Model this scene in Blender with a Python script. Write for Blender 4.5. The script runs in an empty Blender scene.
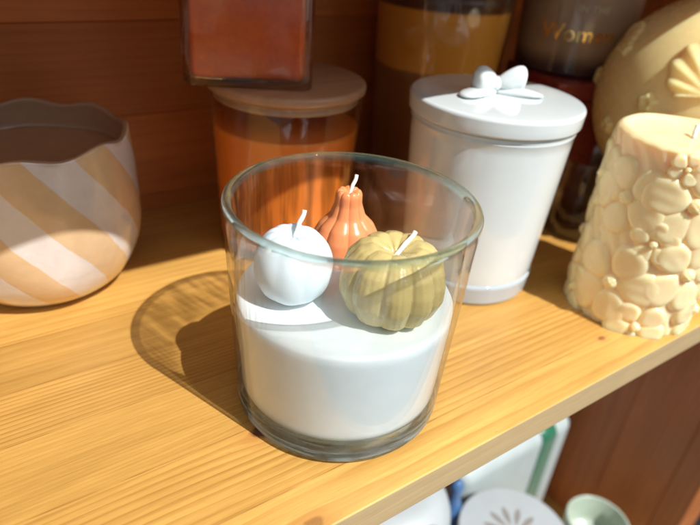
import bpy, bmesh, math, random
import numpy as np
from mathutils import Vector, Matrix, noise as mnoise

S = 0.01                      # the script thinks in centimetres, the scene is in metres
PI = math.pi
C = bpy.context.scene.collection
sc = bpy.context.scene
random.seed(7)

# ------------------------------------------------------------------ helpers
def link(name, me, mat=None, parent=None, loc=None):
    o = bpy.data.objects.new(name, me)
    C.objects.link(o)
    if mat is not None:
        me.materials.append(mat)
    if parent is not None:
        o.parent = parent
    if loc is not None:
        o.location = Vector(loc) * S
    return o

def empty(name, loc, rz=0):
    o = bpy.data.objects.new(name, None)
    C.objects.link(o)
    o.empty_display_size = 0.01
    o.location = Vector(loc) * S
    o.rotation_euler = (0, 0, rz)
    return o

def tag(o, label=None, cat=None, group=None, kind=None):
    if label: o['label'] = label
    if cat: o['category'] = cat
    if group: o['group'] = group
    if kind: o['kind'] = kind
    return o

def mesh(name, verts, faces, smooth=True):
    me = bpy.data.meshes.new(name)
    me.from_pydata([tuple(float(c) * S for c in v) for v in verts], [], faces)
    if smooth:
        me.polygons.foreach_set('use_smooth', [True] * len(me.polygons))
    me.update()
    return me

def from_bm(name, bm, smooth=True):
    me = bpy.data.meshes.new(name)
    bmesh.ops.recalc_face_normals(bm, faces=bm.faces)
    for v in bm.verts:
        v.co *= S
    bm.to_mesh(me); bm.free()
    if smooth:
        me.polygons.foreach_set('use_smooth', [True] * len(me.polygons))
    return me

def arc(cx, cz, r, a0, a1, n=6):
    return [(cx + r * math.cos(math.radians(a0 + (a1 - a0) * i / n)),
             cz + r * math.sin(math.radians(a0 + (a1 - a0) * i / n))) for i in range(n + 1)]

def dense(p, step=0.25):
    out = [p[0]]
    for a, b in zip(p, p[1:]):
        d = math.hypot(b[0] - a[0], b[1] - a[1])
        k = max(1, int(d / step))
        for i in range(1, k + 1):
            out.append((a[0] + (b[0] - a[0]) * i / k, a[1] + (b[1] - a[1]) * i / k))
    return out

def lathe(name, prof, n=128, closed=False, fn=None):
    """revolve (r, z) pairs; r = 0 at an end makes a pole; fn(r, z, theta) -> (r, z) lets the surface wander"""
    vs, rows = [], []
    for (r, z) in prof:
        if r < 1e-6:
            rows.append([len(vs)] * n); vs.append((0, 0, z) if fn is None else (0, 0, fn(0, z, 0)[1]))
        else:
            row = []
            for k in range(n):
                t = 2 * PI * k / n
                rr, zz = (r, z) if fn is None else fn(r, z, t)
                row.append(len(vs)); vs.append((rr * math.cos(t), rr * math.sin(t), zz))
            rows.append(row)
    fs = []
    m = len(rows)
    for i in range(m if closed else m - 1):
        a, b = rows[i], rows[(i + 1) % m]
        for k in range(n):
            q = [a[k], a[(k + 1) % n], b[(k + 1) % n], b[k]]
            u = []
            for x in q:
                if x not in u: u.append(x)
            if len(u) > 2: fs.append(u)
    me = mesh(name, vs, fs)
    bm = bmesh.new(); bm.from_mesh(me)
    bmesh.ops.recalc_face_normals(bm, faces=bm.faces)
    bm.to_mesh(me); bm.free()
    return me

def rbox(name, x0, x1, y0, y1, z0, z1, r=0.3, seg=4, smooth=True):
    bm = bmesh.new()
    bmesh.ops.create_cube(bm, size=1)
    for v in bm.verts:
        v.co = Vector(((x0 + x1) / 2 + v.co.x * (x1 - x0), (y0 + y1) / 2 + v.co.y * (y1 - y0), (z0 + z1) / 2 + v.co.z * (z1 - z0)))
    if r > 0:
        bmesh.ops.bevel(bm, geom=list(bm.edges), offset=r, segments=seg, profile=0.5, affect='EDGES')
    return from_bm(name, bm, smooth)

def tube(name, pts, r, n=12, taper=None):
    pts = [Vector(p) for p in pts]
    vs, fs = [], []
    up = Vector((0.13, 0.21, 0.97))
    for i, p in enumerate(pts):
        t = (pts[min(i + 1, len(pts) - 1)] - pts[max(i - 1, 0)]).normalized()
        a = t.cross(up)
        if a.length < 1e-3: a = t.cross(Vector((1, 0, 0)))
        a.normalize(); b = t.cross(a)
        rr = r if taper is None else r * taper[i]
        for k in range(n):
            q = p + (a * math.cos(2 * PI * k / n) + b * math.sin(2 * PI * k / n)) * rr
            vs.append(q)
    for i in range(len(pts) - 1):
        for k in range(n):
            fs.append([i * n + k, i * n + (k + 1) % n, (i + 1) * n + (k + 1) % n, (i + 1) * n + k])
    fs.append(list(range(n))[::-1]); fs.append([(len(pts) - 1) * n + k for k in range(n)])
    return mesh(name, vs, fs)

# ------------------------------------------------------------------ materials
class M:
    def __init__(s, name):
        s.mat = bpy.data.materials.new(name); s.mat.use_nodes = True
        s.nt = s.mat.node_tree; s.nt.nodes.clear()
        s.out = s.nt.nodes.new('ShaderNodeOutputMaterial')
    def n(s, t, **kw):
        x = s.nt.nodes.new(t)
        for k, v in kw.items(): setattr(x, k, v)
        return x
    def put(s, sock, v):
        if isinstance(v, bpy.types.NodeSocket): s.nt.links.new(v, sock)
        elif isinstance(v, (tuple, list)) and len(v) == 3 and sock.type == 'RGBA': sock.default_value = (*v, 1)
        else: sock.default_value = v
    def m(s, op, a, b=None, c=None, clamp=False):
        x = s.n('ShaderNodeMath', operation=op, use_clamp=clamp)
        for i, v in enumerate((a, b, c)):
            if v is not None: s.put(x.inputs[i], v)
        return x.outputs[0]
    def sstep(s, v, a, b):
        x = s.n('ShaderNodeMapRange', interpolation_type='SMOOTHSTEP')
        s.put(x.inputs[0], v); s.put(x.inputs[1], a); s.put(x.inputs[2], b)
        return x.outputs[0]
    def mix(s, f, a, b, mode='MIX'):
        x = s.n('ShaderNodeMix', data_type='RGBA', blend_type=mode)
        s.put(x.inputs[0], f); s.put(x.inputs[6], a); s.put(x.inputs[7], b)
        return x.outputs[2]
    def noise(s, vec, scale, detail=3, rough=.5, dist=0):
        x = s.n('ShaderNodeTexNoise')
        if vec is not None: s.put(x.inputs['Vector'], vec)
        s.put(x.inputs['Scale'], scale); s.put(x.inputs['Detail'], detail); s.put(x.inputs['Roughness'], rough)
        s.put(x.inputs['Distortion'], dist)
        return x.outputs[0]
    def vec(s, x, y, z):
        c = s.n('ShaderNodeCombineXYZ')
        for i, v in enumerate((x, y, z)): s.put(c.inputs[i], v)
        return c.outputs[0]
    def obj(s):
        tc = s.n('ShaderNodeTexCoord'); mp = s.n('ShaderNodeMapping')
        mp.inputs['Scale'].default_value = (100, 100, 100)
        s.nt.links.new(tc.outputs['Object'], mp.inputs[0])
        return mp.outputs[0]
    def sep(s, v):
        x = s.n('ShaderNodeSeparateXYZ'); s.put(x.inputs[0], v); return x.outputs
    def bump(s, h, strength=.3, dist=0.0005):
        b = s.n('ShaderNodeBump'); s.put(b.inputs['Strength'], strength); s.put(b.inputs['Distance'], dist)
        s.put(b.inputs['Height'], h); return b.outputs[0]
    def bsdf(s, color, rough=.5, normal=None, **kw):
        b = s.n('ShaderNodeBsdfPrincipled')
        s.put(b.inputs['Base Color'], color); s.put(b.inputs['Roughness'], rough)
        if normal is not None: s.put(b.inputs['Normal'], normal)
        for k, v in kw.items(): s.put(b.inputs[k.replace('_', ' ')], v)
        return b.outputs[0]
    def schlick(s, f0=.04):
        l = s.n('ShaderNodeLayerWeight'); s.put(l.inputs[0], .5)
        return s.m('MULTIPLY_ADD', s.m('POWER', l.outputs[1], 5.0), 1 - f0, f0, clamp=True)
    def done(s, sh):
        s.nt.links.new(sh, s.out.inputs[0]); return s.mat

def simple(name, color, rough=.5, var=.06, vscale=1.2, bump=0.0, bscale=8, **kw):
    """a plain material whose tone wanders a little and whose surface is slightly uneven"""
    m = M(name); P = m.obj()
    n1 = m.noise(P, vscale, 4, .6)
    f = m.m('MULTIPLY_ADD', m.m('SUBTRACT', n1, .5), var * 4, 1.0)
    col = m.mix(1.0, color, m.vec(f, f, f), 'MULTIPLY')
    nr = m.bump(m.noise(P, bscale, 3, .6), bump, 0.0006) if bump > 0 else None
    rr = m.m('MULTIPLY_ADD', m.noise(P, vscale * 2.3, 3), .12, rough - .06)
    return m.done(m.bsdf(col, rr, nr, **kw))

def wax(name, color, rough=.38, sss=.35, radius=(1, .6, .4), scale=.006, var=.05, bump=.12, bscale=5, shade=None):
    m = M(name); P = m.obj()
    n1 = m.noise(P, 1.1, 4, .6)
    f = m.m('MULTIPLY_ADD', m.m('SUBTRACT', n1, .5), var * 4, 1.0)
    col = m.mix(1.0, color, m.vec(f, f, f), 'MULTIPLY')
    nr = m.bump(m.noise(P, bscale, 4, .6), bump, 0.0006)
    rr = m.m('MULTIPLY_ADD', m.noise(P, 3, 3), .15, rough - .07)
    sh = m.bsdf(col, rr, nr, Subsurface_Weight=sss, Subsurface_Scale=scale, IOR=1.44)
    for nd in m.nt.nodes:
        if nd.type == 'BSDF_PRINCIPLED': nd.inputs['Subsurface Radius'].default_value = radius
    return m.done(sh)

def pine(name, early, late, knots=(), along='x', across='y', dark=1.0, rough=.42, rings=1.0, coat=.15, joints=(), fibre=1.0):
    m = M(name); P = m.obj(); X = m.sep(P)
    at = m.n('ShaderNodeAttribute', attribute_name='strip', attribute_type='GEOMETRY')
    A = m.sep(at.outputs['Vector'])          # x: seed, y: ring density, z: tone
    seed, dens, tone = A[0], A[1], A[2]
    ag = m.n('ShaderNodeAttribute', attribute_name='grain', attribute_type='GEOMETRY')
    gstr = ag.outputs['Fac']
    ax = dict(x=X[0], y=X[1], z=X[2])
    u = ax[along]
    if across == 'yz': v = m.m('SUBTRACT', X[1], X[2])
    elif across == 'xz': v = m.m('ADD', X[0], X[2])
    else: v = ax[across]
    kmask = None; kd = None
    for kt in knots:
        ku, kv, kr = kt[:3]; ks = kt[3] if len(kt) > 3 else 1.0
        du = m.m('MULTIPLY', m.m('SUBTRACT', u, ku), .42)
        dv = m.m('SUBTRACT', v, kv)
        d2 = m.m('ADD', m.m('MULTIPLY', du, du), m.m('MULTIPLY', dv, dv))
        k = m.m('DIVIDE', kr * kr * 1.5, m.m('ADD', d2, kr * kr * .6))
        shift = m.m('MULTIPLY', dv, k)
        du2 = m.m('SUBTRACT', u, ku)
        dd = m.m('SQRT', m.m('ADD', m.m('MULTIPLY', m.m('MULTIPLY', du2, du2), .45), m.m('MULTIPLY', dv, dv)))
        dd = m.m('ADD', dd, m.m('MULTIPLY', m.m('SUBTRACT', m.noise(P, 2.5, 3), .5), kr * .7))
        v = m.m('SUBTRACT', v, m.m('MULTIPLY', shift, .8))
        mk = m.m('MULTIPLY', m.m('SUBTRACT', 1.0, m.sstep(dd, kr * .65, kr * 1.2)), ks)
        halo = m.m('SUBTRACT', 1.0, m.sstep(dd, kr * .8, kr * 3.0))
        kmask = mk if kmask is None else m.m('MAXIMUM', kmask, mk)
        kd = halo if kd is None else m.m('MAXIMUM', kd, halo)
    sv = m.m('MULTIPLY', seed, 31.7)
    lowf = m.noise(m.vec(m.m('MULTIPLY', u, .022), m.m('ADD', m.m('MULTIPLY', v, .22), sv), sv), 1.0, 1.5, .4)
    midf = m.noise(m.vec(m.m('MULTIPLY', u, .16), m.m('ADD', m.m('MULTIPLY', v, 1.2), sv), sv), 1.0, 3, .55)
    g = m.m('MULTIPLY', v, dens)
    g = m.m('ADD', g, m.m('MULTIPLY', lowf, m.m('MULTIPLY_ADD', dens, 1.1, 1.2)))
    g = m.m('ADD', g, m.m('MULTIPLY', midf, .35))
    fr = m.m('FRACT', g)
    ring = m.m('MULTIPLY', m.m('POWER', fr, 2.6), m.m('SUBTRACT', 1.0, m.sstep(fr, .90, 1.0)))
    strength = m.m('MULTIPLY_ADD', m.noise(m.vec(m.m('MULTIPLY', u, .05), m.m('ADD', v, sv), 3.0), .6, 2), 1.1, .15)
    ring = m.m('MULTIPLY', ring, m.m('MULTIPLY', m.m('MULTIPLY', strength, rings), m.m('MULTIPLY', gstr, 1.5)), clamp=True)
    fib = m.noise(m.vec(m.m('MULTIPLY', u, .9), m.m('MULTIPLY', v, 22.0), sv), 1.0, 4, .65)
    fib2 = m.noise(m.vec(m.m('MULTIPLY', u, .25), m.m('MULTIPLY', v, 6.0), sv), 1.0, 3, .6)
    cl = m.noise(m.vec(m.m('MULTIPLY', u, .08), m.m('MULTIPLY', v, .5), m.m('ADD', sv, 5.)), 1.0, 3, .6)
    col = m.mix(ring, early, late)
    fv = m.m('ADD', m.m('MULTIPLY', m.m('SUBTRACT', fib, .5), .38), m.m('MULTIPLY', m.m('SUBTRACT', fib2, .5), .5))
    fv = m.m('ADD', m.m('MULTIPLY', fv, fibre), m.m('MULTIPLY', m.m('SUBTRACT', cl, .5), .5))
    fv = m.m('MULTIPLY', m.m('ADD', 1.0, fv), m.m('MULTIPLY', tone, dark))
    col = m.mix(1.0, col, m.vec(fv, m.m('POWER', fv, 1.15), m.m('POWER', fv, 1.5)), 'MULTIPLY')
    for q in joints:                        # hairline glue joints
        jd = m.m('ABSOLUTE', m.m('SUBTRACT', ax[across[0]], q))
        jl = m.m('SUBTRACT', 1.0, m.sstep(jd, .012, .035))
        jb = m.sstep(m.noise(m.vec(m.m('MULTIPLY', u, .35), q, 1.0), 1.0, 2, .6), .35, .6)
        col = m.mix(m.m('MULTIPLY', m.m('MULTIPLY', jl, jb), .65), col, (.22, .085, .018))
    # small dark pores and resin flecks
    fl = m.noise(m.vec(m.m('MULTIPLY', u, 1.6), m.m('MULTIPLY', v, 7.0), 9.0), 1.0, 2, .5)
    col = m.mix(m.m('MULTIPLY', m.sstep(fl, .73, .80), .55), col, (.30, .13, .045))
    if kmask is not None:
        col = m.mix(m.m('MULTIPLY', kd, .45), col, (.50, .20, .05))
        kn = m.noise(P, 9, 3)
        col = m.mix(kmask, col, m.mix(kn, (.035, .012, .006), (.20, .06, .02)))
    if across == 'yz':                      # the planed front edge is paler and greyer than the oiled top
        ge = m.n('ShaderNodeNewGeometry'); ny = m.sep(ge.outputs['True Normal'])[1]
        fe = m.sstep(m.m('MULTIPLY', ny, -1.0), .7, .95)
        col = m.mix(m.m('MULTIPLY', fe, .75), col, m.mix(1.0, (.50, .40, .245), m.vec(m.m('MULTIPLY_ADD', fib, .5, .72), m.m('MULTIPLY_ADD', fib, .5, .72), m.m('MULTIPLY_ADD', fib, .5, .72)), 'MULTIPLY'))
    h = m.m('ADD', m.m('MULTIPLY', fib, .6), m.m('MULTIPLY', ring, -.7))
    nr = m.bump(h, .22, 0.00035)
    rr = m.m('MULTIPLY_ADD', fib2, .2, rough - .1)
    return m.done(m.bsdf(col, rr, nr, Coat_Weight=coat, Coat_Roughness=.28))

def glass(name, color=(.97, .985, .98), ior=1.5, rough=0.0):
    m = M(name); P = m.obj()
    g = m.n('ShaderNodeBsdfGlass'); m.put(g.inputs['Color'], color); m.put(g.inputs['Roughness'], rough); m.put(g.inputs['IOR'], ior)
    nr = m.bump(m.noise(P, .9, 2, .4), .06, 0.0008)
    #m.put(g.inputs['Normal'], nr)
    return m.done(g.outputs[0])

def thin_glass(name, tint=(.93, .95, .95), rough=.04):
    """a wall of clear glass modelled as one sheet: what it does not reflect it lets through"""
    m = M(name)
    t = m.n('ShaderNodeBsdfTransparent'); m.put(t.inputs[0], tint)
    g = m.n('ShaderNodeBsdfGlossy'); m.put(g.inputs['Roughness'], rough); m.put(g.inputs['Color'], (1, 1, 1))
    x = m.n('ShaderNodeMixShader')
    m.put(x.inputs[0], m.schlick(.06)); m.put(x.inputs[1], t.outputs[0]); m.put(x.inputs[2], g.outputs[0])
    return m.done(x.outputs[0])

# ------------------------------------------------------------------ world, camera, light
w = bpy.data.worlds.new("World"); sc.world = w; w.use_nodes = True
nt = w.node_tree; nt.nodes.clear()
wo = nt.nodes.new('ShaderNodeOutputWorld'); bg = nt.nodes.new('ShaderNodeBackground')
tc = nt.nodes.new('ShaderNodeTexCoord'); sp = nt.nodes.new('ShaderNodeSeparateXYZ')
nt.links.new(tc.outputs['Generated'], sp.inputs[0])
nz = nt.nodes.new('ShaderNodeTexNoise'); nz.inputs['Scale'].default_value = 2.2; nz.inputs['Detail'].default_value = 3
nt.links.new(tc.outputs['Generated'], nz.inputs['Vector'])
cr = nt.nodes.new('ShaderNodeValToRGB')
cr.color_ramp.elements[0].position = .38; cr.color_ramp.elements[0].color = (.016, .014, .012, 1)
cr.color_ramp.elements[1].position = .66; cr.color_ramp.elements[1].color = (.10, .10, .10, 1)
nt.links.new(nz.outputs[0], cr.inputs[0])
acc = cr.outputs[0]
# bright world patches added for the unseen room, placed for reflections in the glass
for d_, c0, c1, col_ in (((-.50, -.66, -.52), .86, .95, (.24, .28, .31, 1)), ((-.1, -.75, .62), .80, .97, (.50, .55, .60, 1)), ((.85, -.45, .2), .90, .97, (.9, .95, 1.0, 1)), ((-.9, -.2, .2), .90, .98, (.5, .46, .40, 1)), ((-.92, .25, -.35), .93, .97, (.75, .9, 1.0, 1)), ((-.35, -.55, .75), .965, .975, (1.6, 1.7, 1.8, 1))):
    dn = nt.nodes.new('ShaderNodeVectorMath'); dn.operation = 'DOT_PRODUCT'
    nt.links.new(tc.outputs['Generated'], dn.inputs[0]); dn.inputs[1].default_value = Vector(d_).normalized()
    mr = nt.nodes.new('ShaderNodeMapRange'); mr.interpolation_type = 'SMOOTHSTEP'; mr.inputs[1].default_value = c0; mr.inputs[2].default_value = c1
    nt.links.new(dn.outputs['Value'], mr.inputs[0])
    mxn = nt.nodes.new('ShaderNodeMix'); mxn.data_type = 'RGBA'
    nt.links.new(mr.outputs[0], mxn.inputs[0]); nt.links.new(acc, mxn.inputs[6]); mxn.inputs[7].default_value = col_
    acc = mxn.outputs[2]
nt.links.new(acc, bg.inputs[0]); bg.inputs[1].default_value = 1.0
nt.links.new(bg.outputs[0], wo.inputs[0])

cam = bpy.data.cameras.new('camera'); co = bpy.data.objects.new('camera', cam); C.objects.link(co)
right = Vector((0.82551651, -0.55914835, 0.07665262)); up = Vector((0.23124887, 0.45900712, 0.85780908)); fwd = Vector((0.51482663, 0.69040972, -0.50822038))
mt = Matrix((right, up, -fwd)).transposed().to_4x4()
mt.translation = Vector((-11.10403758, -9.74025405, 17.1324462)) * S
co.matrix_world = mt
cam.sensor_width = 36; cam.lens = 597.903 / 700 * 36
cam.clip_start = .01; cam.clip_end = 50
cam.dof.use_dof = True; cam.dof.focus_distance = 0.213; cam.dof.aperture_fstop = 9.0
sc.camera = co

# sunlight falling in over the photographer's shoulder, from a lamp far enough to be parallel
sun_dir = Vector((1.75, -6.45, 8.72)).normalized()
sl = bpy.data.lights.new('sunlight', 'SPOT'); so = bpy.data.objects.new('sunlight', sl); C.objects.link(so)
D = 8.0
tgt = Vector((.05, .08, 0))
so.location = tgt + sun_dir * D
so.rotation_euler = (-sun_dir).to_track_quat('-Z', 'Y').to_euler()
sl.spot_size = math.radians(16); sl.spot_blend = .1
sl.shadow_soft_size = 0.034
sl.energy = 4 * PI * PI * D * D * 1.78
sl.color = (1.0, .99, .965)

def area(name, loc, to, sx, sy, e, col):
    l = bpy.data.lights.new(name, 'AREA'); o = bpy.data.objects.new(name, l); C.objects.link(o)
    l.shape = 'RECTANGLE'; l.size = sx; l.size_y = sy; l.energy = e; l.color = col
    o.location = loc; o.rotation_euler = (Vector(to) - Vector(loc)).to_track_quat('-Z', 'Y').to_euler()
    return o
area('window_light', (.75, -1.9, 1.25), (0, .05, 0), 1.0, 1.3, 5.5, (.86, .94, 1.0))
area('room_fill', (-1.5, -1.0, .7), (0, .1, 0), 1.0, 1.0, 1.0, (1.0, .93, .84))  # soft fill lamp added on the left for the unseen room

# ------------------------------------------------------------------ the wooden shelving
EARLY, LATE = (.57, .315, .077), (.38, .165, .028)
KN = [(-3.62, 4.74, .36), (-4.1, .40, .26, .45), (13.3, 1.9, .15, .6), (-19, 10, .5), (24, 7, .4)]
m_shelf = pine('pine_shelf', EARLY, LATE, KN, 'x', 'yz', joints=(1.9, 5.07, 8.45, 11.3, 14.4, 18.0, 21.4))
m_wall = pine('pine_back', (.56, .175, .036), (.36, .10, .02), [(-14, 9, .5), (8, 16, .6)], 'x', 'z', rough=.5, rings=.45, fibre=.45)
m_side = pine('pine_side', (.50, .165, .05), (.34, .09, .02), [], 'z', 'y', rough=.5, rings=.6)

GRAIN = {.11: .5, .37: .75, .83: .30, .52: 1.0, .21: .35, .67: .55, .91: .8, .45: .6}
def set_strip(me, fn):
    a = me.attributes.new('strip', 'FLOAT_VECTOR', 'CORNER')
    data = []
    for p in me.polygons:
        v = fn(p.center / S)
        data += list(v) * p.loop_total
    a.data.foreach_set('vector', data)
    g = me.attributes.new('grain', 'FLOAT', 'FACE')
    g.data.foreach_set('value', [GRAIN.get(round(fn(p.center / S)[0], 2), .8) for p in me.polygons])

def board(name, x0, x1, prof, mat, strips, axis='y'):
    """closed (y, z) outline swept along x"""
    n = len(prof); vs = []
    xs = [x0, x1]
    for x in xs:
        vs += [(x, y, z) for y, z in prof]
    fs = [[i, (i + 1) % n, n + (i + 1) % n, n + i] for i in range(n)]
    fs += [list(range(n))[::-1], [n + i for i in range(n)]]
    me = mesh(name, vs, fs, False)
    bm = bmesh.new(); bm.from_mesh(me); bmesh.ops.recalc_face_normals(bm, faces=bm.faces); bm.to_mesh(me); bm.free()
    def f(c):
        q = c.y if axis == 'y' else c.z
        k = 0
        for i, s in enumerate(strips):
            if q >= s[0]: k = i
        return strips[k][1:]
    set_strip(me, f)
    o = link(name, me, mat)
    return o

SH = [(-9, .11, 1.3, 1.10), (1.9, .37, 3.2, 1.0), (5.07, .83, 5.5, .94), (8.45, .52, 4.6, .95), (11.3, .21, 1.6, .84), (14.4, .67, 2.0, 1.06),
      (18.0, .91, 2.6, .95), (21.4, .45, 1.6, 1.0)]
def shelf_profile(depth, th, strips, z0=0.0):
    top = []
    ys = [s[0] for s in strips if s[0] > 0]
    rr = .07
    p = arc(rr, z0 - rr, rr, 180, 90, 5)                         # rounded front arris
    for y in ys:
        p += [(y, z0)]                    # staves meet flush
    p += [(depth, z0), (depth, z0 - th)]
    p += arc(rr, z0 - th + rr, rr, 270, 180, 4)
    return p
shelf = board('shelf_board', -48, 36, shelf_profile(24.7, 1.5, SH), m_shelf, SH)
tag(shelf, 'orange pine shelf board of glued staves on which the candles stand', kind='structure')
up_s = board('upper_shelf_board', -48, 36, [(y - .45 if y < 5 else y, z) for y, z in shelf_profile(24.7, 1.5, SH, 26.0)], m_shelf, [(a, b + .3, c, d) for a, b, c, d in SH])
tag(up_s, 'pine shelf board above the candles', kind='structure')
lo_s = board('lower_shelf_board', -48, 36, shelf_profile(24.7, 1.5, SH, -38.0), m_shelf, [(a, b + .6, c, d) for a, b, c, d in SH])
tag(lo_s, 'pine shelf board of the level below', kind='structure')

# back: horizontal matchboards
BK = []
z = -40.0; k = 0
edges = [11.05, 5.95, .85]
zs = [-39.6]
while zs[-1] < 26: zs.append(zs[-1] + 5.07)
BK = [(q, (i * .37) % 1, [1.1, 2.4, 1.3, 2.9][i % 4], [1.0, .86, 1.05, .92][i % 4]) for i, q in enumerate(zs)]
prof = [(24.7, -40)]
for q in zs[1:]:
    if q < 27:
        prof += [(24.7, q - .05), (24.78, q), (24.7, q + .05)]
prof += [(24.7, 27.5), (26, 27.5), (26, -40)]
# the outline runs up the front face, so joints lie between boards
bk = board('back_panel', -48, 37.6, prof, m_wall, BK, 'z')
tag(bk, 'dark reddish matchboard back panel behind the candles', kind='structure')

# right-hand side: vertical boards
vs, fs = [], []
pr = [(36.0, 24.6)]
ye = [24.7 - 5.6 * i for i in range(1, 5)]
for q in ye:
    pr += [(36.0, q + .08), (36.1, q), (36.0, q - .08)]
pr += arc(36.2, .2, .2, 180, 270, 3) + arc(40.4, .2, .2, 270, 360, 3) + [(40.6, 24.6)]
n = len(pr)
vs = [(x, y, -40) for x, y in pr] + [(x, y, 27.5) for x, y in pr]
fs = [[i, (i + 1) % n, n + (i + 1) % n, n + i] for i in range(n)] + [list(range(n))[::-1], [n + i for i in range(n)]]
me = mesh('side_panel', vs, fs, False)
set_strip(me, lambda c: ((int((30 - c.y) / 5.6) * .37 + .2) % 1, [1.0, 2.2, 1.4][int((30 - c.y) / 5.6) % 3], [1., .85, 1.08, .92][int((30 - c.y) / 5.6) % 4]))
sd = link('side_panel', me, m_side)
tag(sd, 'brown vertical board side panel of the shelving', kind='structure')

# ------------------------------------------------------------------ the glass candle in the middle
GX, GY = 0.0, 5.27
m = M('clear_tumbler_glass'); P = m.obj(); X = m.sep(P)
foot_ = m.m('SUBTRACT', 1.0, m.sstep(X[2], .75, 1.5))
rimk = m.sstep(X[2], 8.36, 8.56)
gl_ = m.n('ShaderNodeBsdfGlass'); m.put(gl_.inputs['IOR'], 1.5); m.put(gl_.inputs['Roughness'], 0.0)
m.put(gl_.inputs['Color'], m.mix(foot_, m.mix(rimk, (.95, .985, .975), (.76, .93, .90)), (.84, .94, 1.0)))
# streaks painted into the far wall's tint imitate caustic lines in its shadow
ang_ = m.m('ARCTAN2', X[1], X[0])
st_ = m.noise(m.vec(m.m('MULTIPLY', ang_, 9.0), m.m('MULTIPLY', X[2], .22), 1.0), 1.0, 2, .6)
st_ = m.m('MULTIPLY_ADD', m.sstep(st_, .38, .62), .33, .67)
far_ = m.m('MULTIPLY', m.sstep(m.m('SUBTRACT', X[1], m.m('MULTIPLY', X[0], .5)), .2, 2.0), m.sstep(X[2], 4.6, 5.4))
st_ = m.m('ADD', m.m('MULTIPLY', far_, m.m('SUBTRACT', st_, .985)), .985)
tr_ = m.n('ShaderNodeBsdfTransparent'); m.put(tr_.inputs[0], m.vec(st_, st_, m.m('MULTIPLY', st_, .995)))
go_ = m.n('ShaderNodeBsdfGlossy'); m.put(go_.inputs['Roughness'], .015)
mx_ = m.n('ShaderNodeMixShader'); m.put(mx_.inputs[0], m.schlick(.045)); m.put(mx_.inputs[1], tr_.outputs[0]); m.put(mx_.inputs[2], go_.outputs[0])
# the thin wall lets light straight through; the thick foot and the rolled rim bend it
k = m.m('ADD', foot_, m.m('MULTIPLY', rimk, .62))
k = m.m('MULTIPLY_ADD', k, .80, .07, clamp=True)
mz_ = m.n('ShaderNodeMixShader'); m.put(mz_.inputs[0], k); m.put(mz_.inputs[1], mx_.outputs[0]); m.put(mz_.inputs[2], gl_.outputs[0])
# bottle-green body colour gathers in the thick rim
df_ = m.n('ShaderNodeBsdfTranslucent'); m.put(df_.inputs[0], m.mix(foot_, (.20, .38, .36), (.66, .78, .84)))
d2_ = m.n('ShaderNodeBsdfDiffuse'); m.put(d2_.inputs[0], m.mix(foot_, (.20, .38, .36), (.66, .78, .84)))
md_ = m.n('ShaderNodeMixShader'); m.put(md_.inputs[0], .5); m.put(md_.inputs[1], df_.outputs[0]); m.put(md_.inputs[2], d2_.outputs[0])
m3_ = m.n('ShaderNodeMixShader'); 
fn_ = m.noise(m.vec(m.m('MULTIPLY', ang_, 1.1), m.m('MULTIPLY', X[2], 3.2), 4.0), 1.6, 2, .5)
fb_ = m.m('MULTIPLY', foot_, m.m('MULTIPLY_ADD', m.sstep(fn_, .42, .60), .34, .04))  # pale bands painted into the foot in place of bright highlights
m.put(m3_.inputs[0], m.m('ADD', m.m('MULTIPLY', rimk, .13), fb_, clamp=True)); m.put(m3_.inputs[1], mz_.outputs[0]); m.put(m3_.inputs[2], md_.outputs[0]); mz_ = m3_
m_glass = m.done(mz_.outputs[0])
RTOP, RBOT, HT = 4.44, 4.02, 8.72
def wall_t(z): return .17 + .15 * min(1, max(0, (z - 4.2) / 3.6)) ** 1.3
def outer_r(z): return RBOT + (RTOP - RBOT) * (z - .42) / (HT - .42)
def inner_r(z): return outer_r(z) - wall_t(z)
def vessel_profile():
    rb, rim, floor, ri = .42, .16, .93, .30
    p = [(0, .10), (RBOT - rb - .35, .08), (RBOT - rb - .18, 0.0)]
    p += arc(RBOT - rb, rb, rb, 270, 358, 8)
    p += [(outer_r(z), z) for z in np.linspace(rb + .15, HT - rim, 26)]
    p += arc(RTOP - rim, HT - rim, rim, 8, 172, 10)
    zi = floor + ri
    p += [(inner_r(z), z) for z in np.linspace(HT - rim, zi + .1, 30)]
    p += arc(inner_r(zi) - ri, zi, ri, 0, -90, 8)
    p += [(inner_r(zi) - ri - .6, floor), (0, floor)]
    return p
cd = empty('jar_candle', (GX, GY, 0))
tag(cd, 'clear glass tumbler half filled with white wax, three small candles inside', 'candle')
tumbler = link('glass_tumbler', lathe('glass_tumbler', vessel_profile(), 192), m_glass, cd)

m_wwax = wax('white_wax', (.80, .885, .915), rough=.34, sss=.3, radius=(.9, 1, 1.1), scale=.003, var=.035, bump=.16, bscale=2.2)
WZ = 4.86
prof = [(0, .95)] + [(inner_r(1.2) - .35, .95)] + arc(inner_r(1.3) - .35, .95 + .32, .32, -85, 0, 7)
prof += [(inner_r(z) - .03, z) for z in np.linspace(1.4, WZ - .06, 14)]
prof += [(inner_r(WZ) - .06, WZ - .01)] + [(r, WZ + .03 * math.exp(-((4.05 - r) / .25) ** 2)) for r in np.linspace(3.98, .3, 16)] + [(0, WZ)]
def wobble(r, z, t):
    if z > WZ - .05 and r > .2:
        return r, z + .02 * math.sin(3 * t + 1) * min(1, r / 3)
    return r, z
wx = link('wax_fill', lathe('wax_fill', prof, 128, fn=wobble), m_wwax, cd)

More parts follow.
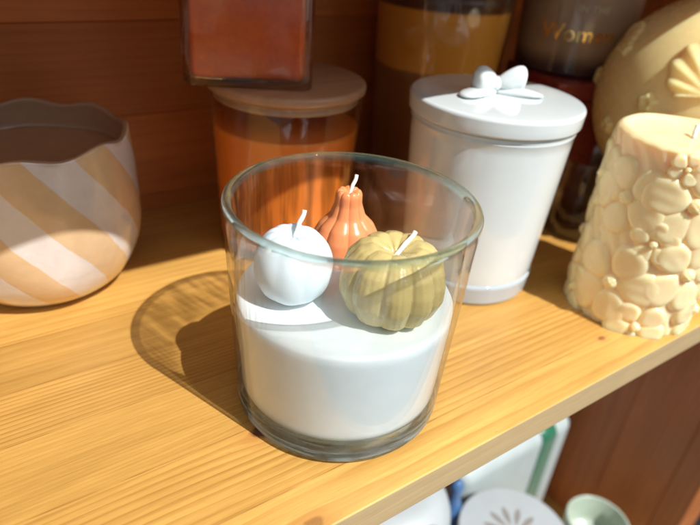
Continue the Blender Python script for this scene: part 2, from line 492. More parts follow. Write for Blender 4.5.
def wick(parent, base, tip, r, mat, name='wick'):
    b, t = Vector(base), Vector(tip)
    pts = [b.lerp(t, i / 10) + Vector((.03 * math.sin(i * .9), .02 * math.cos(i * 1.3), 0)) * (i / 10) for i in range(11)]
    return link(name, tube(name, pts, r, 14), mat, parent)
m_wick = simple('waxed_wick', (.80, .80, .76), .45, .08, 6, .3, 14, Subsurface_Weight=.2, Subsurface_Scale=.002)

def pumpkin(name, lobes, R, H, zc, kfn, mat, n=256, rows=90, groove=.10, fine=0, seed=0, sq=.55, lump=.010):
    """ribbed closed body; kfn(v) radius factor for v in 0 (bottom) .. 1 (top)"""
    vs, rws = [], []
    for i in range(rows + 1):
        v = i / rows
        rr, zz = kfn(v)
        if i in (0, rows):
            rws.append([len(vs)] * n); vs.append((0, 0, zz * H)); continue
        row = []
        for k in range(n):
            t = 2 * PI * k / n
            ph = t * lobes / 2 + .35 * math.sin(t * 2 + seed) 
            c = abs(math.sin(ph)) ** sq                       # 0 in the furrow, 1 on the rib
            side = min(1, max(0, math.sin(PI * v)) * 1.35) ** .7
            d = 1 - groove * (1 - c) * side
            if fine:
                d += fine * (abs(math.sin(t * 23 + 1.7 * math.sin(3 * t) + v * 1.2)) - .5) * side * .5
                d += fine * .8 * mnoise.noise(Vector((math.cos(t) * 6, math.sin(t) * 6, v * 2.0 + seed)))
            d += lump * mnoise.noise(Vector((math.cos(t) * 2, math.sin(t) * 2, v * 3 + seed)))
            z = zz * H
            if v > .7: z += .05 * R * c * (v - .7) / .3 * (1 if rr > .1 else 0)
            row.append(len(vs)); vs.append((rr * R * d * math.cos(t), rr * R * d * math.sin(t), z))
        rws.append(row)
    fs = []
    for i in range(rows):
        a, b = rws[i], rws[i + 1]
        for k in range(n):
            q = []
            for x in (a[k], a[(k + 1) % n], b[(k + 1) % n], b[k]):
                if x not in q: q.append(x)
            if len(q) > 2: fs.append(q)
    return mesh(name, vs, fs)

def curve_fn(pts):
    vv = [p[0] for p in pts]; rr = [p[1] for p in pts]; zz = [p[2] for p in pts]
    # Catmull-like smoothing by fine sampling and averaging
    xs = np.linspace(0, 1, 401)
    r = np.interp(xs, vv, rr); z = np.interp(xs, vv, zz)
    k = np.hanning(31); k /= k.sum()
    rp = np.convolve(np.pad(r, 15, 'reflect', reflect_type='odd'), k, 'valid'); zp = np.convolve(np.pad(z, 15, 'reflect', reflect_type='odd'), k, 'valid')
    def f(v): return max(0.0, float(np.interp(v, xs, rp))), float(np.interp(v, xs, zp))
    return f

# round white one
pw = empty('round_mini_candle', (-1.92, 5.92, WZ - .03))
tag(pw, 'small round white candle with a bent white wick, left of the three inside the glass', 'candle')
def ballfn(v):
    a = -PI / 2 + PI * v
    return abs(math.cos(a)) ** .82, (math.sin(a) + 1) / 2 - (.10 * math.exp(-((v - 1) / .09) ** 2))
link('body', pumpkin('body', 10, 1.42, 2.75, 0, ballfn, None, groove=.014, sq=1.1, seed=2, lump=.05), wax('white_candle_wax', (.68, .79, .85), .38, .6, (.9, 1, 1.1), .005, .02, .12, 3), pw)
wick(pw, (.02, .0, 2.45), (.52, .22, 3.28), .085, m_wick)

# orange gourd
po = empty('gourd_mini_candle', (1.36, 7.42, WZ - .03))
tag(po, 'small orange candle shaped like a ribbed pear gourd, behind the other two inside the glass', 'candle')
gf = curve_fn([(0, 0, 0), (.08, .62, .0), (.16, .94, .08), (.28, 1.03, .21), (.42, .97, .37), (.54, .80, .52), (.65, .53, .64), (.78, .40, .80), (.90, .385, .93), (.95, .30, .985), (.985, .12, .96), (1, 0, .93)])
link('body', pumpkin('body', 9, 1.36, 3.05, 0, gf, None, groove=.13, seed=1, sq=.6), wax('orange_candle_wax', (.76, .27, .11), .30, .45, (1, .4, .2), .004, .05, .15, 5), po)
wick(po, (.0, .0, 2.7), (.50, .30, 3.42), .075, m_wick)

# olive pumpkin
pg = empty('pumpkin_mini_candle', (.66, 3.48, WZ - .03))
tag(pg, 'small olive green pumpkin shaped candle with deep ribs, front right inside the glass', 'candle')
pf = curve_fn([(0, 0, .04), (.08, .50, .0), (.2, .84, .12), (.36, 1.0, .38), (.5, 1.0, .58), (.64, .90, .80), (.76, .70, .95), (.86, .45, 1.0), (.93, .25, .93), (1, 0, .84)])
link('body', pumpkin('body', 10, 1.86, 2.75, 0, pf, None, groove=.11, fine=.02, seed=3, sq=.7), wax('olive_candle_wax', (.56, .45, .19), .28, .45, (1, .9, .4), .005, .08, .25, 7), pg)
wick(pg, (-.05, .0, 2.3), (.86, .12, 2.98), .085, m_wick)

# ------------------------------------------------------------------ white lidded jar with a bow
jx, jy = 11.42, 9.87
j = empty('lidded_jar', (jx, jy, 0))
tag(j, 'glossy white candle jar with a white lid topped by a small bow', 'jar')
m_white = simple('white_glaze', (.66, .72, .73), .12, .02, .6, .03, 1.2, Coat_Weight=.5, Coat_Roughness=.08)
def rj(z): return 3.45 + (4.0 - 3.45) * z / 9.2
prof = [(0, .85), (rj(.6) - .45, .85)] + arc(rj(1.2) - .43, 1.27, .42, -90, 0, 8) + [(rj(z), z) for z in np.linspace(1.4, 8.75, 16)] + \
       [(rj(8.8) + .03, 8.8), (rj(8.86) - .04, 8.87), (rj(8.95) + .02, 8.95), (rj(9.05) - .02, 9.06), (3.6, 9.08), (0, 9.08)]
link('jar_body', lathe('jar_body', prof, 128), m_white, j)
m_base = simple('pale_glass_foot', (.74, .82, .88), .07, .03, 1, .02, 2, Transmission_Weight=.45, IOR=1.5)
prof = [(0, .02), (3.1, 0)] + arc(3.25, .25, .25, -90, 0, 5) + [(3.54, .60), (3.57, 1.0), (3.585, 1.22), (3.5, 1.22), (3.42, 1.0), (3.2, .84), (0, .83)]
link('glass_foot', lathe('glass_foot', prof, 128), m_base, j)
prof = [(0, 9.12), (3.9, 9.10)] + arc(4.05, 9.22, .12, -90, 0, 3) + [(4.18, 9.5), (4.2, 9.78)] + arc(4.02, 9.80, .18, 0, 90, 6) + [(3.8, 10.0), (3.3, 10.04), (0, 10.1)]
lid = link('lid', lathe('lid', prof, 128), m_white, j)
# bow: two puffed loops, a knot and two flat tails
def loop_mesh(sgn):
    bm = bmesh.new()
    bmesh.ops.create_uvsphere(bm, u_segments=40, v_segments=28, radius=1)
    for v in bm.verts:
        x, y, z = v.co
        t = max(0, (x + 1) / 2)               # 0 at knot, 1 at the outer end
        wdt = .52 + .62 * t
        top = max(0, z)
        yy = y * .60 * wdt * (1 - .45 * top) - .12 * t
        zz = z * .66 * wdt + .10 * t
        dim = math.exp(-(((t - .6) / .25) ** 2 + ((z + .1) / .45) ** 2))
        yy -= (1 if y > 0 else -1) * dim * .12
        v.co = Vector((sgn * (t * .98 + .22 * top * t + .04), yy, zz + .48))
    return from_bm('bow_loop', bm)
bow = empty('bow', (-.15, .15, 10.0), math.radians(-18)); bow.scale = (1.4, 1.3, 1.2); bow.parent = lid
for sg in (-1, 1):
    lp = link('bow_loop', loop_mesh(sg), m_white, bow)
    lp.rotation_euler = (math.radians(14), math.radians(-8 * sg), 0)
kb = bmesh.new(); bmesh.ops.create_uvsphere(kb, u_segments=24, v_segments=16, radius=1)
for v in kb.verts: v.co = Vector((v.co.x * .30, v.co.y * .34, v.co.z * .32 + .42))
link('bow_knot', from_bm('bow_knot', kb), m_white, bow)
def tail(sgn):
    bm = bmesh.new(); bmesh.ops.create_uvsphere(bm, u_segments=32, v_segments=16, radius=1)
    for v in bm.verts:
        x, y, z = v.co; t = max(0, (x + 1) / 2)
        v.co = Vector((sgn * (t * 1.55), y * (.20 + .40 * t) - .25 - .40 * t, z * .17 + .14 + .05 * math.sin(t * 3)))
    return from_bm('bow_tail', bm)
for sg in (-1, 1): link('bow_tail', tail(sg), m_white, bow)

# ------------------------------------------------------------------ pillar candle with flower relief
px_, py_ = 17.30, 3.30
pc = empty('pillar_candle', (px_, py_, 0))
tag(pc, 'cream pillar candle covered in carved blossoms, at the front right of the shelf', 'candle')
NT, NZ = 720, 420
H = 9.46
th = np.linspace(-PI, PI, NT, endpoint=False); zz = np.linspace(0, H, NZ)
T, Z = np.meshgrid(th, zz)
hgt = np.zeros_like(T)
rng = np.random.RandomState(4)
flowers = [(-173, 2.45, 2.3, 2), (176, 6.7, 2.0, 40), (-129, 7.1, 2.3, 22), (-112, 3.6, 2.2, 0), (-140, .5, 1.5, 50), (-72, 1.1, 1.9, 15), (-72, 6.5, 2.3, 0),
           (-35, 3.6, 2.2, 30), (-18, 7.6, 2.0, 8), (10, 1.4, 1.9, 55), (38, 5.0, 2.3, 5), (66, 1.6, 2.0, 20), (84, 7.2, 2.1, 50),
           (112, 3.4, 2.1, 12), (134, 7.0, 1.8, 44), (148, .9, 1.5, 3), (-150, 5.0, 1.2, 20), (-146, 8.7, .8, 0)]
for (fa, fz, fr, rot) in flowers:
    dth = (T - math.radians(fa) + PI) % (2 * PI) - PI
    U = dth * 3.05; V = Z - fz
    lay = np.zeros_like(T)
    for k in range(5):
        a = math.radians(rot + 72 * k + 7 * math.sin(k * 2.1 + fa))
        q = 1 + .08 * math.sin(k * 3.3 + fz)
        cu, cv = .57 * fr * math.cos(a), .57 * fr * math.sin(a)
        ru = (U - cu) * math.cos(a) + (V - cv) * math.sin(a)
        rv = -(U - cu) * math.sin(a) + (V - cv) * math.cos(a)
        wd = .40 * (1 + .25 * np.clip(ru / (.45 * fr), -1, 1))      # petals broaden outwards
        e = np.clip(np.sqrt((ru / (.44 * fr * q)) ** 2 + (rv / (wd * fr * q)) ** 2), 0, 1)
        pet = (1 - e ** 5) ** .75 * (.80 + .26 * e ** 2) * (1 + .22 * ru / (.44 * fr)) + .035 * np.cos(rv * 9) * (1 - e)
        lay = np.maximum(lay, np.where(e < 1, pet * (.31 + .03 * (k % 3)), 0))
    d = np.sqrt(U ** 2 + V ** 2)
    cen = np.where(d < .17 * fr, .44 * np.clip(1 - (d / (.17 * fr)) ** 2, 0, 1) ** .4, 0)
    cen *= 1 + .08 * np.sin(U * 22) * np.sin(V * 22)
    lay = np.maximum(lay, cen * .95)
    hgt = np.maximum(hgt, lay)
# leafy ripples between the blossoms
hgt = np.maximum(hgt, .07 + .06 * np.sin(T * 19 + Z * 2.2) * np.sin(Z * 3.1 + T * 7))
edge = np.clip((H - Z) / .7, 0, 1) ** .7
hgt = hgt * edge
base_r = 2.93 + .10 * np.clip((H - .0 - Z) / H, 0, 1) * 0 + .14 * np.clip((Z - (H - .8)) / .8, 0, 1)
R_ = base_r + hgt
R_ *= np.where(Z > H - .22, np.sqrt(np.clip(1 - ((Z - (H - .22)) / .22) ** 2 * .12, 0, 1)), 1)
vs = np.stack([R_ * np.cos(T), R_ * np.sin(T), Z], -1).reshape(-1, 3).tolist()
fs = []
for i in range(NZ - 1):
    for k in range(NT):
        fs.append((i * NT + k, i * NT + (k + 1) % NT, (i + 1) * NT + (k + 1) % NT, (i + 1) * NT + k))
last = (NZ - 1) * NT
prev = [last + k for k in range(NT)]
for (f_, dz) in [(.965, .05), (.93, .02), (.88, -.10), (.78, -.17), (.5, -.20), (.2, -.20)]:
    row = []
    for k in range(NT):
        x, y, _ = vs[last + k]
        w_ = .02 * math.sin(5 * th[k] + 1)
        row.append(len(vs)); vs.append([x * f_, y * f_, H + dz + w_])
    for k in range(NT): fs.append((prev[k], prev[(k + 1) % NT], row[(k + 1) % NT], row[k]))
    prev = row
fs.append(tuple(prev)); fs.append(tuple(range(NT))[::-1])
me = mesh('body', vs, fs)
m_cream = wax('cream_wax', (.96, .76, .45), .25, .8, (1.0, .52, .20), .007, .04, .14, 4)
link('body', me, m_cream, pc)
wick(pc, (.15, -.25, H - .22), (.52, -.05, H + .30), .10, m_wick)

# ------------------------------------------------------------------ big round candle with shells
ball = empty('shell_candle', (26.5, 7.3, 0))
tag(ball, 'large round golden candle with raised shells, behind the blossom pillar', 'candle')
NT, NP = 520, 380
BR, BZ = 6.1, 8.8
th = np.linspace(-PI, PI, NT, endpoint=False); ph = np.linspace(-1.25, PI / 2 - .03, NP)
T, F = np.meshgrid(th, ph)
dx, dy, dz = np.cos(F) * np.cos(T), np.cos(F) * np.sin(T), np.sin(F)
hh = np.zeros_like(T)
def frame(dv, roll):
    n_ = Vector(dv).normalized(); a = n_.cross(Vector((0, 0, 1))).normalized(); b = a.cross(n_)
    return n_, a * math.cos(roll) + b * math.sin(roll), -a * math.sin(roll) + b * math.cos(roll)
def shell(dv, size, roll):
    global hh
    n_, a, b = frame(dv, roll)
    u = (dx * a.x + dy * a.y + dz * a.z) / size; v = (dx * b.x + dy * b.y + dz * b.z) / size
    f_ = dx * n_.x + dy * n_.y + dz * n_.z
    r = np.sqrt(u ** 2 + (v + .55) ** 2); an = np.arctan2(u, v + .55)
    lim = 1.35 * (np.cos(an * .72)) + .03 * np.cos(an * 18)
    inside = (r < lim) & (np.abs(an) < 1.35) & (f_ > 0)
    e = np.clip(r / np.maximum(lim, .01), 0, 1)
    h = (1 - e ** 8) ** .5 * (.16 + .26 * e) * (1 + .20 * np.cos(an * 18) * np.clip(e * 2 - .3, 0, 1))
    hh = np.maximum(hh, np.where(inside, h * size * 2.6, 0))
def rosette(dv, size):
    global hh
    n_, a, b = frame(dv, .3)
    u = (dx * a.x + dy * a.y + dz * a.z) / size; v = (dx * b.x + dy * b.y + dz * b.z) / size
    f_ = dx * n_.x + dy * n_.y + dz * n_.z
    r = np.sqrt(u ** 2 + v ** 2); an = np.arctan2(v, u)
    lim = 1 + .16 * np.cos(5 * an)
    h = np.where((r < lim) & (f_ > 0), (1 - np.clip(r / lim, 0, 1) ** 6) ** .5 * (.35 + .65 * np.abs(np.sin(2.6 * r))), 0)
    hh = np.maximum(hh, h * size * 3.2)
shell((-.84, -.36, .44), .38, -.35)
shell((-.62, .62, .55), .2, .9)
shell((-.3, -.75, .5), .25, .4)
shell((-.70, -.55, -.1), .22, 2.2)
shell((-.1, .2, .95), .22, .1); shell((.5, -.7, .3), .25, .7); shell((.9, .2, .2), .25, .2); shell((.3, .8, .3), .25, 1.2)
for dv, s_ in (((-.99, .01, .10), .085), ((-.74, .51, .45), .075), ((-.86, .35, -.2), .08), ((-.5, .8, .1), .08), ((-.55, -.2, .82), .07), ((-.93, -.30, -.2), .08)): rosette(dv, s_)
rad = BR * (1 + .006 * np.sin(3 * T + F * 4)) + hh
X_, Y_, Zb = rad * dx, rad * dy, rad * dz * 1.0
low = np.clip(-F / 1.25, 0, 1)
# under the belly the form runs down into a broad foot
foot = np.where(F < -.75, 1, 0)
k = np.clip((-F - .75) / .5, 0, 1)
rr = np.sqrt(X_ ** 2 + Y_ ** 2)
tr = rr * (1 - k) + 4.0 * k + 0 * rr
X_ = X_ / np.maximum(rr, 1e-6) * tr; Y_ = Y_ / np.maximum(rr, 1e-6) * tr
Zb = Zb * (1 - k) + (-BZ) * k
vs = np.stack([X_, Y_, Zb + BZ], -1).reshape(-1, 3).tolist()
fs = [(i * NT + k, i * NT + (k + 1) % NT, (i + 1) * NT + (k + 1) % NT, (i + 1) * NT + k) for i in range(NP - 1) for k in range(NT)]
fs += [tuple(range(NT))[::-1], tuple((NP - 1) * NT + k for k in range(NT))]
m_gold = wax('golden_wax', (.98, .74, .36), .26, .75, (1.0, .55, .20), .010, .05, .08, 3)
link('body', mesh('body', vs, fs), m_gold, ball)
wick(ball, (0, 0, BZ + BR - .1), (.3, .1, BZ + BR + 1.0), .12, m_wick)

# ------------------------------------------------------------------ striped bowl on the left
bw = empty('scalloped_bowl', (-8.15, 19.25, 0))
tag(bw, 'cream and tan diagonally striped bowl candle with a scalloped rim', 'bowl')
def scal(t, z):
    return .12 * math.cos(8 * t + math.radians(9.2 * 8 * .55) + .9)
def bowl_fn(r, z, t):
    k = max(0, (z - 5.0) / 2.6)
    flute = .035 * math.cos(8 * (t + math.radians(9.2) * z) - 2 * PI * .13)
    return r + flute * min(1, z / 2) * (1 if r > 1 else 0), z + scal(t, z) * k ** 2
outer = [(0, .0), (2.2, .0), (2.75, .10), (3.3, .42), (3.8, .95), (4.2, 1.65), (4.47, 2.5), (4.62, 3.5), (4.66, 4.6), (4.62, 5.6), (4.54, 6.6), (4.46, 7.55)]
def smooth_prof(p, n=60):
    d = [0]
    for a, b in zip(p, p[1:]): d.append(d[-1] + math.hypot(b[0] - a[0], b[1] - a[1]))
    xs = np.linspace(0, d[-1], n); r = np.interp(xs, d, [q[0] for q in p]); z = np.interp(xs, d, [q[1] for q in p])
    k = np.array([1, 2, 1]) / 4
    for _ in range(3):
        r[1:-1] = np.convolve(r, k, 'valid'); z[1:-1] = np.convolve(z, k, 'valid')
    return list(zip(r.tolist(), z.tolist()))
outer = smooth_prof(outer)
rim_ = arc(4.31, 7.6, .15, 10, 170, 6)
inner = [(4.22, 7.45), (4.28, 6.9), (4.32, 6.45)]
prof = outer + rim_ + dense(inner, .2) + [(4.2, 6.3), (0, 6.3)]
m = M('striped_ceramic'); P = m.obj(); X = m.sep(P)
ang = m.m('ARCTAN2', X[1], X[0])
phi = m.m('ADD', m.m('MULTIPLY', ang, 8 / (2 * PI)), m.m('MULTIPLY', X[2], 9.2 / 45))
phi = m.m('ADD', phi, m.m('MULTIPLY', m.m('SUBTRACT', m.noise(P, .8, 2), .5), .08))
fr = m.m('FRACT', m.m('ADD', phi, 8 - .13 + .25))
band = m.m('MULTIPLY', m.sstep(fr, .0, .03), m.m('SUBTRACT', 1.0, m.sstep(fr, .5, .53)))
r_ = m.m('SQRT', m.m('ADD', m.m('MULTIPLY', X[0], X[0]), m.m('MULTIPLY', X[1], X[1])))
col = m.mix(band, (.70, .64, .60), (.68, .47, .27))
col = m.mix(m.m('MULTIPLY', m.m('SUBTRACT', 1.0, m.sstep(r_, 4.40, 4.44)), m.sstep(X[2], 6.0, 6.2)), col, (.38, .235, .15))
n1 = m.noise(P, 2.0, 4, .6)
fv = m.m('MULTIPLY_ADD', n1, .22, .89)
col = m.mix(1.0, col, m.vec(fv, fv, fv), 'MULTIPLY')
nr = m.bump(m.m('ADD', m.m('MULTIPLY', band, .35), m.noise(P, 1.5, 2)), .25, .0008)
m_bowl = m.done(m.bsdf(col, .22, nr, Coat_Weight=.7, Coat_Roughness=.10, Subsurface_Weight=.15, Subsurface_Scale=.004))
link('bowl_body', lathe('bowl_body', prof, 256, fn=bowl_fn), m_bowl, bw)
prof = [(0, 6.32), (4.22, 6.32), (4.28, 6.40), (4.15, 6.42), (3.8, 6.38), (0, 6.36)]
link('wax_fill', lathe('wax_fill', prof, 96), wax('bowl_wax', (.46, .27, .16), .5, .3, var=.08), bw)

# ------------------------------------------------------------------ orange candle with wooden lid, behind the glass
oj = empty('wooden_lidded_candle', (4.45, 18.0, 0))
tag(oj, 'orange candle in a clear glass under a round wooden lid, standing behind the tumbler', 'candle')
m_thin = thin_glass('jar_glass')
ow = 3.62
prof = [(0, .55), (ow - .3, .55)] + arc(ow - .3, .85, .3, -90, 0, 5) + [(ow - .02 + .27 * (z - .85) / 6.5, z) for z in np.linspace(1.1, 6.9, 12)] + [(3.86, 7.05), (3.6, 7.0), (0, 7.0)]
m_owax = wax('orange_jar_wax', (.95, .26, .035), .30, .35, (1, .35, .12), .006, .06, .04, 2)
link('wax_fill', lathe('wax_fill', prof, 96), m_owax, oj)
gp = [(0, .0), (3.3, .0)] + arc(3.45, .25, .25, -90, 0, 5) + [(3.72 + .33 * (z - .3) / 8.6, z) for z in np.linspace(.4, 8.75, 14)] + [(4.03, 8.84)]
link('glass_cup', lathe('glass_cup', gp, 128), m_thin, oj)
prof = [(0, 8.35), (3.72, 8.35), (3.80, 8.42), (3.80, 8.56), (3.74, 8.62), (3.82, 8.68), (3.82, 8.86), (4.02, 8.88), (4.13, 8.94), (4.15, 9.05), (4.15, 9.22), (4.10, 9.33), (4.0, 9.38), (0, 9.40)]
m = M('lid_wood'); P = m.obj(); X = m.sep(P)
g = m.noise(m.vec(m.m('MULTIPLY', X[0], .12), m.m('MULTIPLY', X[1], 2.6), X[2]), 1.0, 4, .6)
col = m.mix(g, (.34, .17, .09), (.58, .34, .20))
m_lidw = m.done(m.bsdf(col, .42, m.bump(g, .2, .0005), Coat_Weight=.25, Coat_Roughness=.25))
link('wooden_lid', lathe('wooden_lid', prof, 128), m_lidw, oj)

# square red candle standing on that lid
sq = empty('square_candle', (2.85, 18.95, 9.41), math.radians(-29))
tag(sq, 'deep red candle in a square glass standing on the wooden lid', 'candle')
hw = 3.05
link('wax_fill', rbox('wax_fill', -hw + .30, hw - .30, -hw + .30, hw - .30, .34, 7.4, .42, 6),
     wax('red_wax', (.95, .17, .03), .25, .5, (1, .3, .1), .008, .16, .12, .9), sq)
def square_shell(hw_, z0, z1, rc, rb_):
    bm = bmesh.new()
    bmesh.ops.create_cube(bm, size=1)
    for v in bm.verts: v.co = Vector((v.co.x * 2 * hw_, v.co.y * 2 * hw_, z0 + (v.co.z + .5) * (z1 - z0)))
    bmesh.ops.bevel(bm, geom=[e for e in bm.edges if abs(e.verts[0].co.z - e.verts[1].co.z) > 1], offset=rc, segments=7, profile=.5, affect='EDGES')
    bmesh.ops.bevel(bm, geom=[e for e in bm.edges if e.verts[0].co.z < z0 + .01 and e.verts[1].co.z < z0 + .01], offset=rb_, segments=4, profile=.5, affect='EDGES')
    bmesh.ops.delete(bm, geom=[f for f in bm.faces if all(v.co.z > z1 - .01 for v in f.verts)], context='FACES')
    bmesh.ops.recalc_face_normals(bm, faces=bm.faces)
    return bm
bo = square_shell(hw, 0, 8.6, .55, .16); bi = square_shell(hw - .24, .30, 8.6, .45, .18)
if bo.faces[0].normal.dot(bo.faces[0].calc_center_median() - Vector((0, 0, 4))) < 0: bmesh.ops.reverse_faces(bo, faces=bo.faces)
if bi.faces[0].normal.dot(bi.faces[0].calc_center_median() - Vector((0, 0, 4))) > 0: bmesh.ops.reverse_faces(bi, faces=bi.faces)
tmp = bpy.data.meshes.new('tmp'); bi.to_mesh(tmp); bi.free(); bo.from_mesh(tmp)
top_e = [e for e in bo.edges if e.is_boundary]
bmesh.ops.bridge_loops(bo, edges=top_e)
for v in bo.verts: v.co *= S
me = bpy.data.meshes.new('glass_cup'); bo.to_mesh(me); bo.free()
me.polygons.foreach_set('use_smooth', [True] * len(me.polygons))
m = M('square_glass')
g1 = m.n('ShaderNodeBsdfGlass'); m.put(g1.inputs['Color'], (.97, .98, .975)); m.put(g1.inputs['IOR'], 1.5); m.put(g1.inputs['Roughness'], 0.0)
t1 = m.n('ShaderNodeBsdfTransparent'); m.put(t1.inputs[0], (.97, .98, .975))
x1 = m.n('ShaderNodeMixShader'); m.put(x1.inputs[0], .78); m.put(x1.inputs[1], t1.outputs[0]); m.put(x1.inputs[2], g1.outputs[0])
link('glass_cup', me, m.done(x1.outputs[0]), sq)

# ------------------------------------------------------------------ tall amber glass behind
am = empty('amber_candle', (16.5, 19.9, 0))
tag(am, 'tall amber glass candle, yellow above and brown below, behind the white jar', 'candle')
m = M('amber_wax'); P = m.obj(); X = m.sep(P)
k = m.sstep(m.m('ADD', X[2], m.m('MULTIPLY', m.noise(P, .5, 2), .3)), 9.0, 9.25)
n1 = m.noise(P, .7, 3)
col = m.mix(k, m.mix(n1, (.22, .085, .025), (.34, .15, .05)), m.mix(n1, (.70, .27, .03), (.86, .40, .06)))
col = m.mix(m.sstep(X[2], 12.4, 12.6), col, (.10, .03, .01))
m_amb = m.done(m.bsdf(col, .3, None, Subsurface_Weight=.3, Subsurface_Scale=.006))
def ra(z): return 3.55 + .055 * z
prof = [(0, .5), (ra(0) - .5, .5)] + [(ra(z) - .12, z) for z in np.linspace(.8, 13.6, 16)] + [(0, 13.6)]
link('wax_fill', lathe('wax_fill', prof, 96), m_amb, am)
prof = [(0, 0), (3.2, 0)] + arc(3.3, .25, .25, -90, 0, 5) + [(ra(z), z) for z in np.linspace(.4, 15, 16)]
link('glass_cup', lathe('glass_cup', prof, 128), m_thin, am)

# ------------------------------------------------------------------ red box, taupe jar with gold letters on it
rb = empty('red_box', (20.5, 13.1, 0), math.radians(-19.6))
tag(rb, 'dark red glossy box behind the white jar, carrying the taupe jar', 'box')
m_red = simple('red_card', (.24, .035, .022), .28, .12, .5, .04, 3, Coat_Weight=.3)
link('body', rbox('body', 0, 8.2, 0, 6.6, 0, 7.9, .12, 3), m_red, rb)
link('box_lid', rbox('box_lid', -.06, 8.26, -.06, 6.66, 7.93, 8.98, .14, 3), m_red, rb)

TX, TY, TZ = 25.0, 16.2, 9.0
tj = empty('taupe_jar', (TX, TY, TZ))
tag(tj, 'taupe candle jar with gold lettering standing on the red box', 'jar')
def rt(z): return 3.55 + .045 * z
m = M('taupe_glass'); P = m.obj(); X = m.sep(P)
n1 = m.noise(P, .6, 3)
col = m.mix(n1, (.26, .16, .115), (.38, .27, .17))
col = m.mix(m.sstep(X[2], .4, 1.7), (.045, .022, .028), col)
m_tau = m.done(m.bsdf(col, .16, None, Coat_Weight=.5, Coat_Roughness=.06))
prof = [(0, 0), (3.2, 0)] + arc(3.28, .3, .3, -90, 0, 5) + [(rt(z), z) for z in np.linspace(.4, 8.8, 16)] + arc(rt(8.9) - .12, 8.9, .12, 0, 170, 5) + [(3.6, 8.0), (0, 7.9)]
link('jar_body', lathe('jar_body', prof, 128), m_tau, tj)
m_goldf = simple('gold_foil', (.86, .58, .22), .16, .25, 1.8, .1, 4, Metallic=1.0)
m_pale = simple('pale_print', (.46, .38, .26), .4, .1)
def ring_text(txt, size, zc, ang, mat, name, spread=1.0):
    cu = bpy.data.curves.new('letters', 'FONT'); cu.body = txt; cu.size = size; cu.extrude = .012; cu.align_x = 'CENTER'; cu.resolution_u = 6; cu.offset = .012
    cu.space_character = spread
    t = bpy.data.objects.new('letters', cu); C.objects.link(t)
    bpy.context.view_layer.update()
    me = bpy.data.meshes.new_from_object(t.evaluated_get(bpy.context.evaluated_depsgraph_get()))
    bpy.data.objects.remove(t)
    bm = bmesh.new(); bm.from_mesh(me)
    for _ in range(2):
        bmesh.ops.subdivide_edges(bm, edges=[e for e in bm.edges if e.calc_length() > .25], cuts=2)
    for v in bm.verts:
        x, y, z = v.co
        r = rt(zc + y) + .012 + z
        a = ang + x / rt(zc)
        v.co = Vector((r * math.cos(a), r * math.sin(a), zc + y)) * S
    bm.to_mesh(me); bm.free()
    me.name = name
    return link(name, me, mat, tj)
ring_text('Women', 1.35, 2.2, math.radians(-141), m_goldf, 'gold_lettering', 1.0)
ring_text('IN THE', .55, 3.9, math.radians(-132), m_pale, 'small_lettering', 1.1)

# small clear glass tealight holder in the gap
tl = empty('tealight_glass', (22.2, 10.6, 0))
tag(tl, 'small clear glass cup in the shade between the white jar and the blossom pillar', 'cup')
prof = [(0, .3), (1.5, .25), (1.8, .0)] + arc(1.95, .2, .2, -90, 0, 4) + [(2.2, 1.2), (2.3, 3.2), (2.3, 5.0), (2.25, 5.12), (2.18, 5.0), (2.17, 3.2), (2.05, 1.3), (1.7, .8), (0, .8)]
link('cup', lathe('cup', prof, 96), thin_glass('small_glass', (.80, .80, .82), .05), tl)

# ------------------------------------------------------------------ the level below
FZ = -38.0
m_matte = simple('matte_white', (.40, .44, .455), .5, .05, .8, .1, 4)  # white lowered to grey; the colour holds shade that no object casts
gj = empty('emblem_jar', (18.8, 5.64, FZ))
tag(gj, 'white jar on the lower shelf, its flat lid marked with a grey sunburst', 'jar')
prof = [(0, 0), (3.7, 0)] + arc(3.8, .3, .3, -90, 0, 5) + [(4.15, 6), (4.2, 12.9), (4.0, 13.0), (0, 13.0)]
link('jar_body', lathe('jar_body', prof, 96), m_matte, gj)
prof = [(0, 13.05), (4.2, 13.05)] + arc(4.25, 13.2, .18, -90, 0, 4) + arc(4.25, 13.8, .2, 0, 90, 5) + [(0, 14.0)]
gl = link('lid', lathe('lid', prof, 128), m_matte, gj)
bm = bmesh.new()
NPET = 12
for k in range(NPET):
    a = 2 * PI * k / NPET + .1
    pts = []
    for i in range(15):
        t = i / 14; wd = .26 * max(0, math.sin(PI * t)) ** .7 * (.6 + .6 * t)
        pts.append((.75 + 1.75 * t, wd))
    ol = pts + [(p[0], -p[1]) for p in pts[-2:0:-1]]
    v_ = [bm.verts.new((x * math.cos(a) - y * math.sin(a), x * math.sin(a) + y * math.cos(a), 14.02)) for x, y in ol]
    bm.faces.new(v_)
v_ = [bm.verts.new((.5 * math.cos(q * PI / 12), .5 * math.sin(q * PI / 12), 14.02)) for q in range(24)]
bm.faces.new(v_)
link('sunburst_emblem', from_bm('sunburst_emblem', bm, False), simple('grey_print', (.24, .225, .21), .6), gl)

gb = empty('ribboned_box', (18.2, 10.9, FZ))
tag(gb, 'white box with a vertical green ribbon on the lower shelf', 'box')
m_box = simple('white_card', (.40, .46, .46), .45, .06, .5, .06, 2)  # card white also darkened in the colour to stand for shade
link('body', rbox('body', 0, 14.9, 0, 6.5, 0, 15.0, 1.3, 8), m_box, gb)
rbn = rbox('ribbon', 0, 14.9, -.12, 6.6, .1, 15.12, 1.36, 8)
for v in rbn.vertices: v.co.x = (10.0 + v.co.x / S * 2.3 / 14.9) * S
link('ribbon', rbn, simple('green_ribbon', (.015, .13, .07), .3, .15, 1.5, .1, 6, Sheen_Weight=.3), gb)

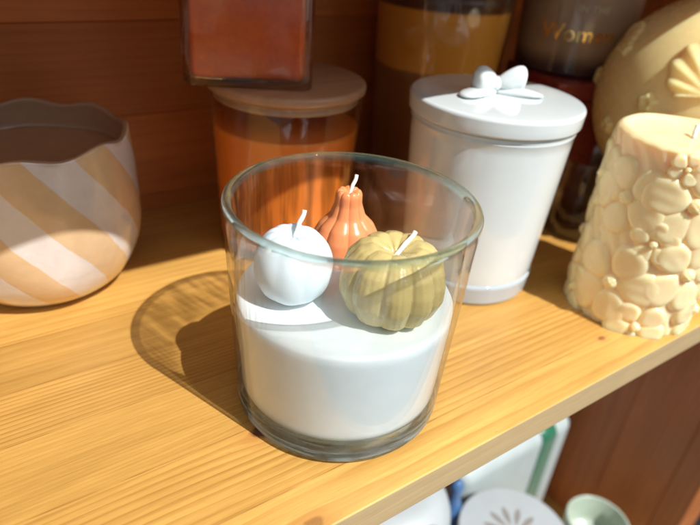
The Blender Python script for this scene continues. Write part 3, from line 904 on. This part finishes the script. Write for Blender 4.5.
cp = empty('pale_cup', (29.3, 4.1, FZ))
tag(cp, 'small pale celadon cup on the lower shelf beside the brown side panel', 'cup')
prof = [(0, 0), (1.7, 0), (1.9, .3), (2.2, 3), (2.6, 7), (2.78, 9.6)] + arc(2.66, 9.85, .13, 0, 170, 5) + [(2.4, 7.5), (2.2, 7.0), (0, 7.0)]
link('cup_body', lathe('cup_body', prof, 96), simple('celadon', (.40, .47, .38), .25, .04, .8, 0, 3, Coat_Weight=.3), cp)
bm = bmesh.new(); bmesh.ops.create_uvsphere(bm, u_segments=32, v_segments=20, radius=1)
for v in bm.verts: v.co = Vector((v.co.x * 1.1, v.co.y * .9, v.co.z * .8))
pb = link('wax_pebble', from_bm('wax_pebble', bm), m_matte, loc=(28.7, 3.4, FZ + 7.85))
tag(pb, 'small white pebble of wax lying in the pale cup', 'wax')

wj = empty('round_white_jar', (9.1, 9.9, FZ))
tag(wj, 'plain rounded white jar on the lower shelf, leftmost of the pieces seen below', 'jar')
prof = smooth_prof([(0, 0), (3.2, 0), (3.9, .6), (4.3, 3), (4.4, 9), (4.4, 17), (4.1, 20), (3.0, 21.2), (0, 21.3)], 50)
link('jar_body', lathe('jar_body', prof, 96), m_matte, wj)
bb = empty('blue_bottle', (16.6, 10.4, FZ))
tag(bb, 'narrow blue bottle between the plain white jar and the ribboned box', 'bottle')
prof = smooth_prof([(0, 0), (1.0, 0), (1.15, .3), (1.15, 12), (.9, 13.5), (.5, 14.4), (.5, 15.5), (.62, 15.6), (.62, 16.6), (0, 16.7)], 50)
link('bottle_body', lathe('bottle_body', prof, 48), simple('blue_glass', (.06, .14, .30), .15, .1), bb)
pk = empty('pink_jar', (7.5, 4.4, FZ + 3.2))
tag(pk, 'dusty pink jar with a rounded lid in front of the plain white jar', 'jar')
prof = [(0, 0), (2.7, 0), (3.0, .3), (3.2, 14), (3.1, 16.2)]
link('jar_body', lathe('jar_body', prof, 64), simple('pink_glaze', (.42, .27, .23), .4, .06), pk)
prof = [(0, 16.25), (3.25, 16.25), (3.35, 16.4), (3.35, 17.0), (3.1, 17.4), (2.0, 17.8), (0, 18.0)]
link('lid', lathe('lid', prof, 64), simple('pink_lid', (.46, .30, .25), .4, .06), pk)

# ------------------------------------------------------------------ caustics + render settings
MN = False
if MN:
    tumbler.cycles.is_caustics_caster = True
    for o in bpy.data.objects:
        if o.type == 'MESH' and (o.name.startswith('shelf_board') or o.parent in (cd, pw, po, pg) and o is not tumbler):
            o.cycles.is_caustics_receiver = True
    sl.cycles.is_caustics_light = True
cy = sc.cycles
cy.use_denoising = True
try: cy.denoiser = 'OPENIMAGEDENOISE'; cy.denoising_input_passes = 'RGB_ALBEDO_NORMAL'; cy.denoising_prefilter = 'ACCURATE'
except Exception: pass
cy.max_bounces = 10; cy.transmission_bounces = 10; cy.transparent_max_bounces = 12; cy.glossy_bounces = 4; cy.diffuse_bounces = 4
cy.caustics_reflective = True; cy.caustics_refractive = True; cy.blur_glossy = .3
cy.sample_clamp_indirect = 8
cy.use_adaptive_sampling = False
sc.view_settings.view_transform = 'Standard'; sc.view_settings.look = 'None'; sc.view_settings.exposure = 0
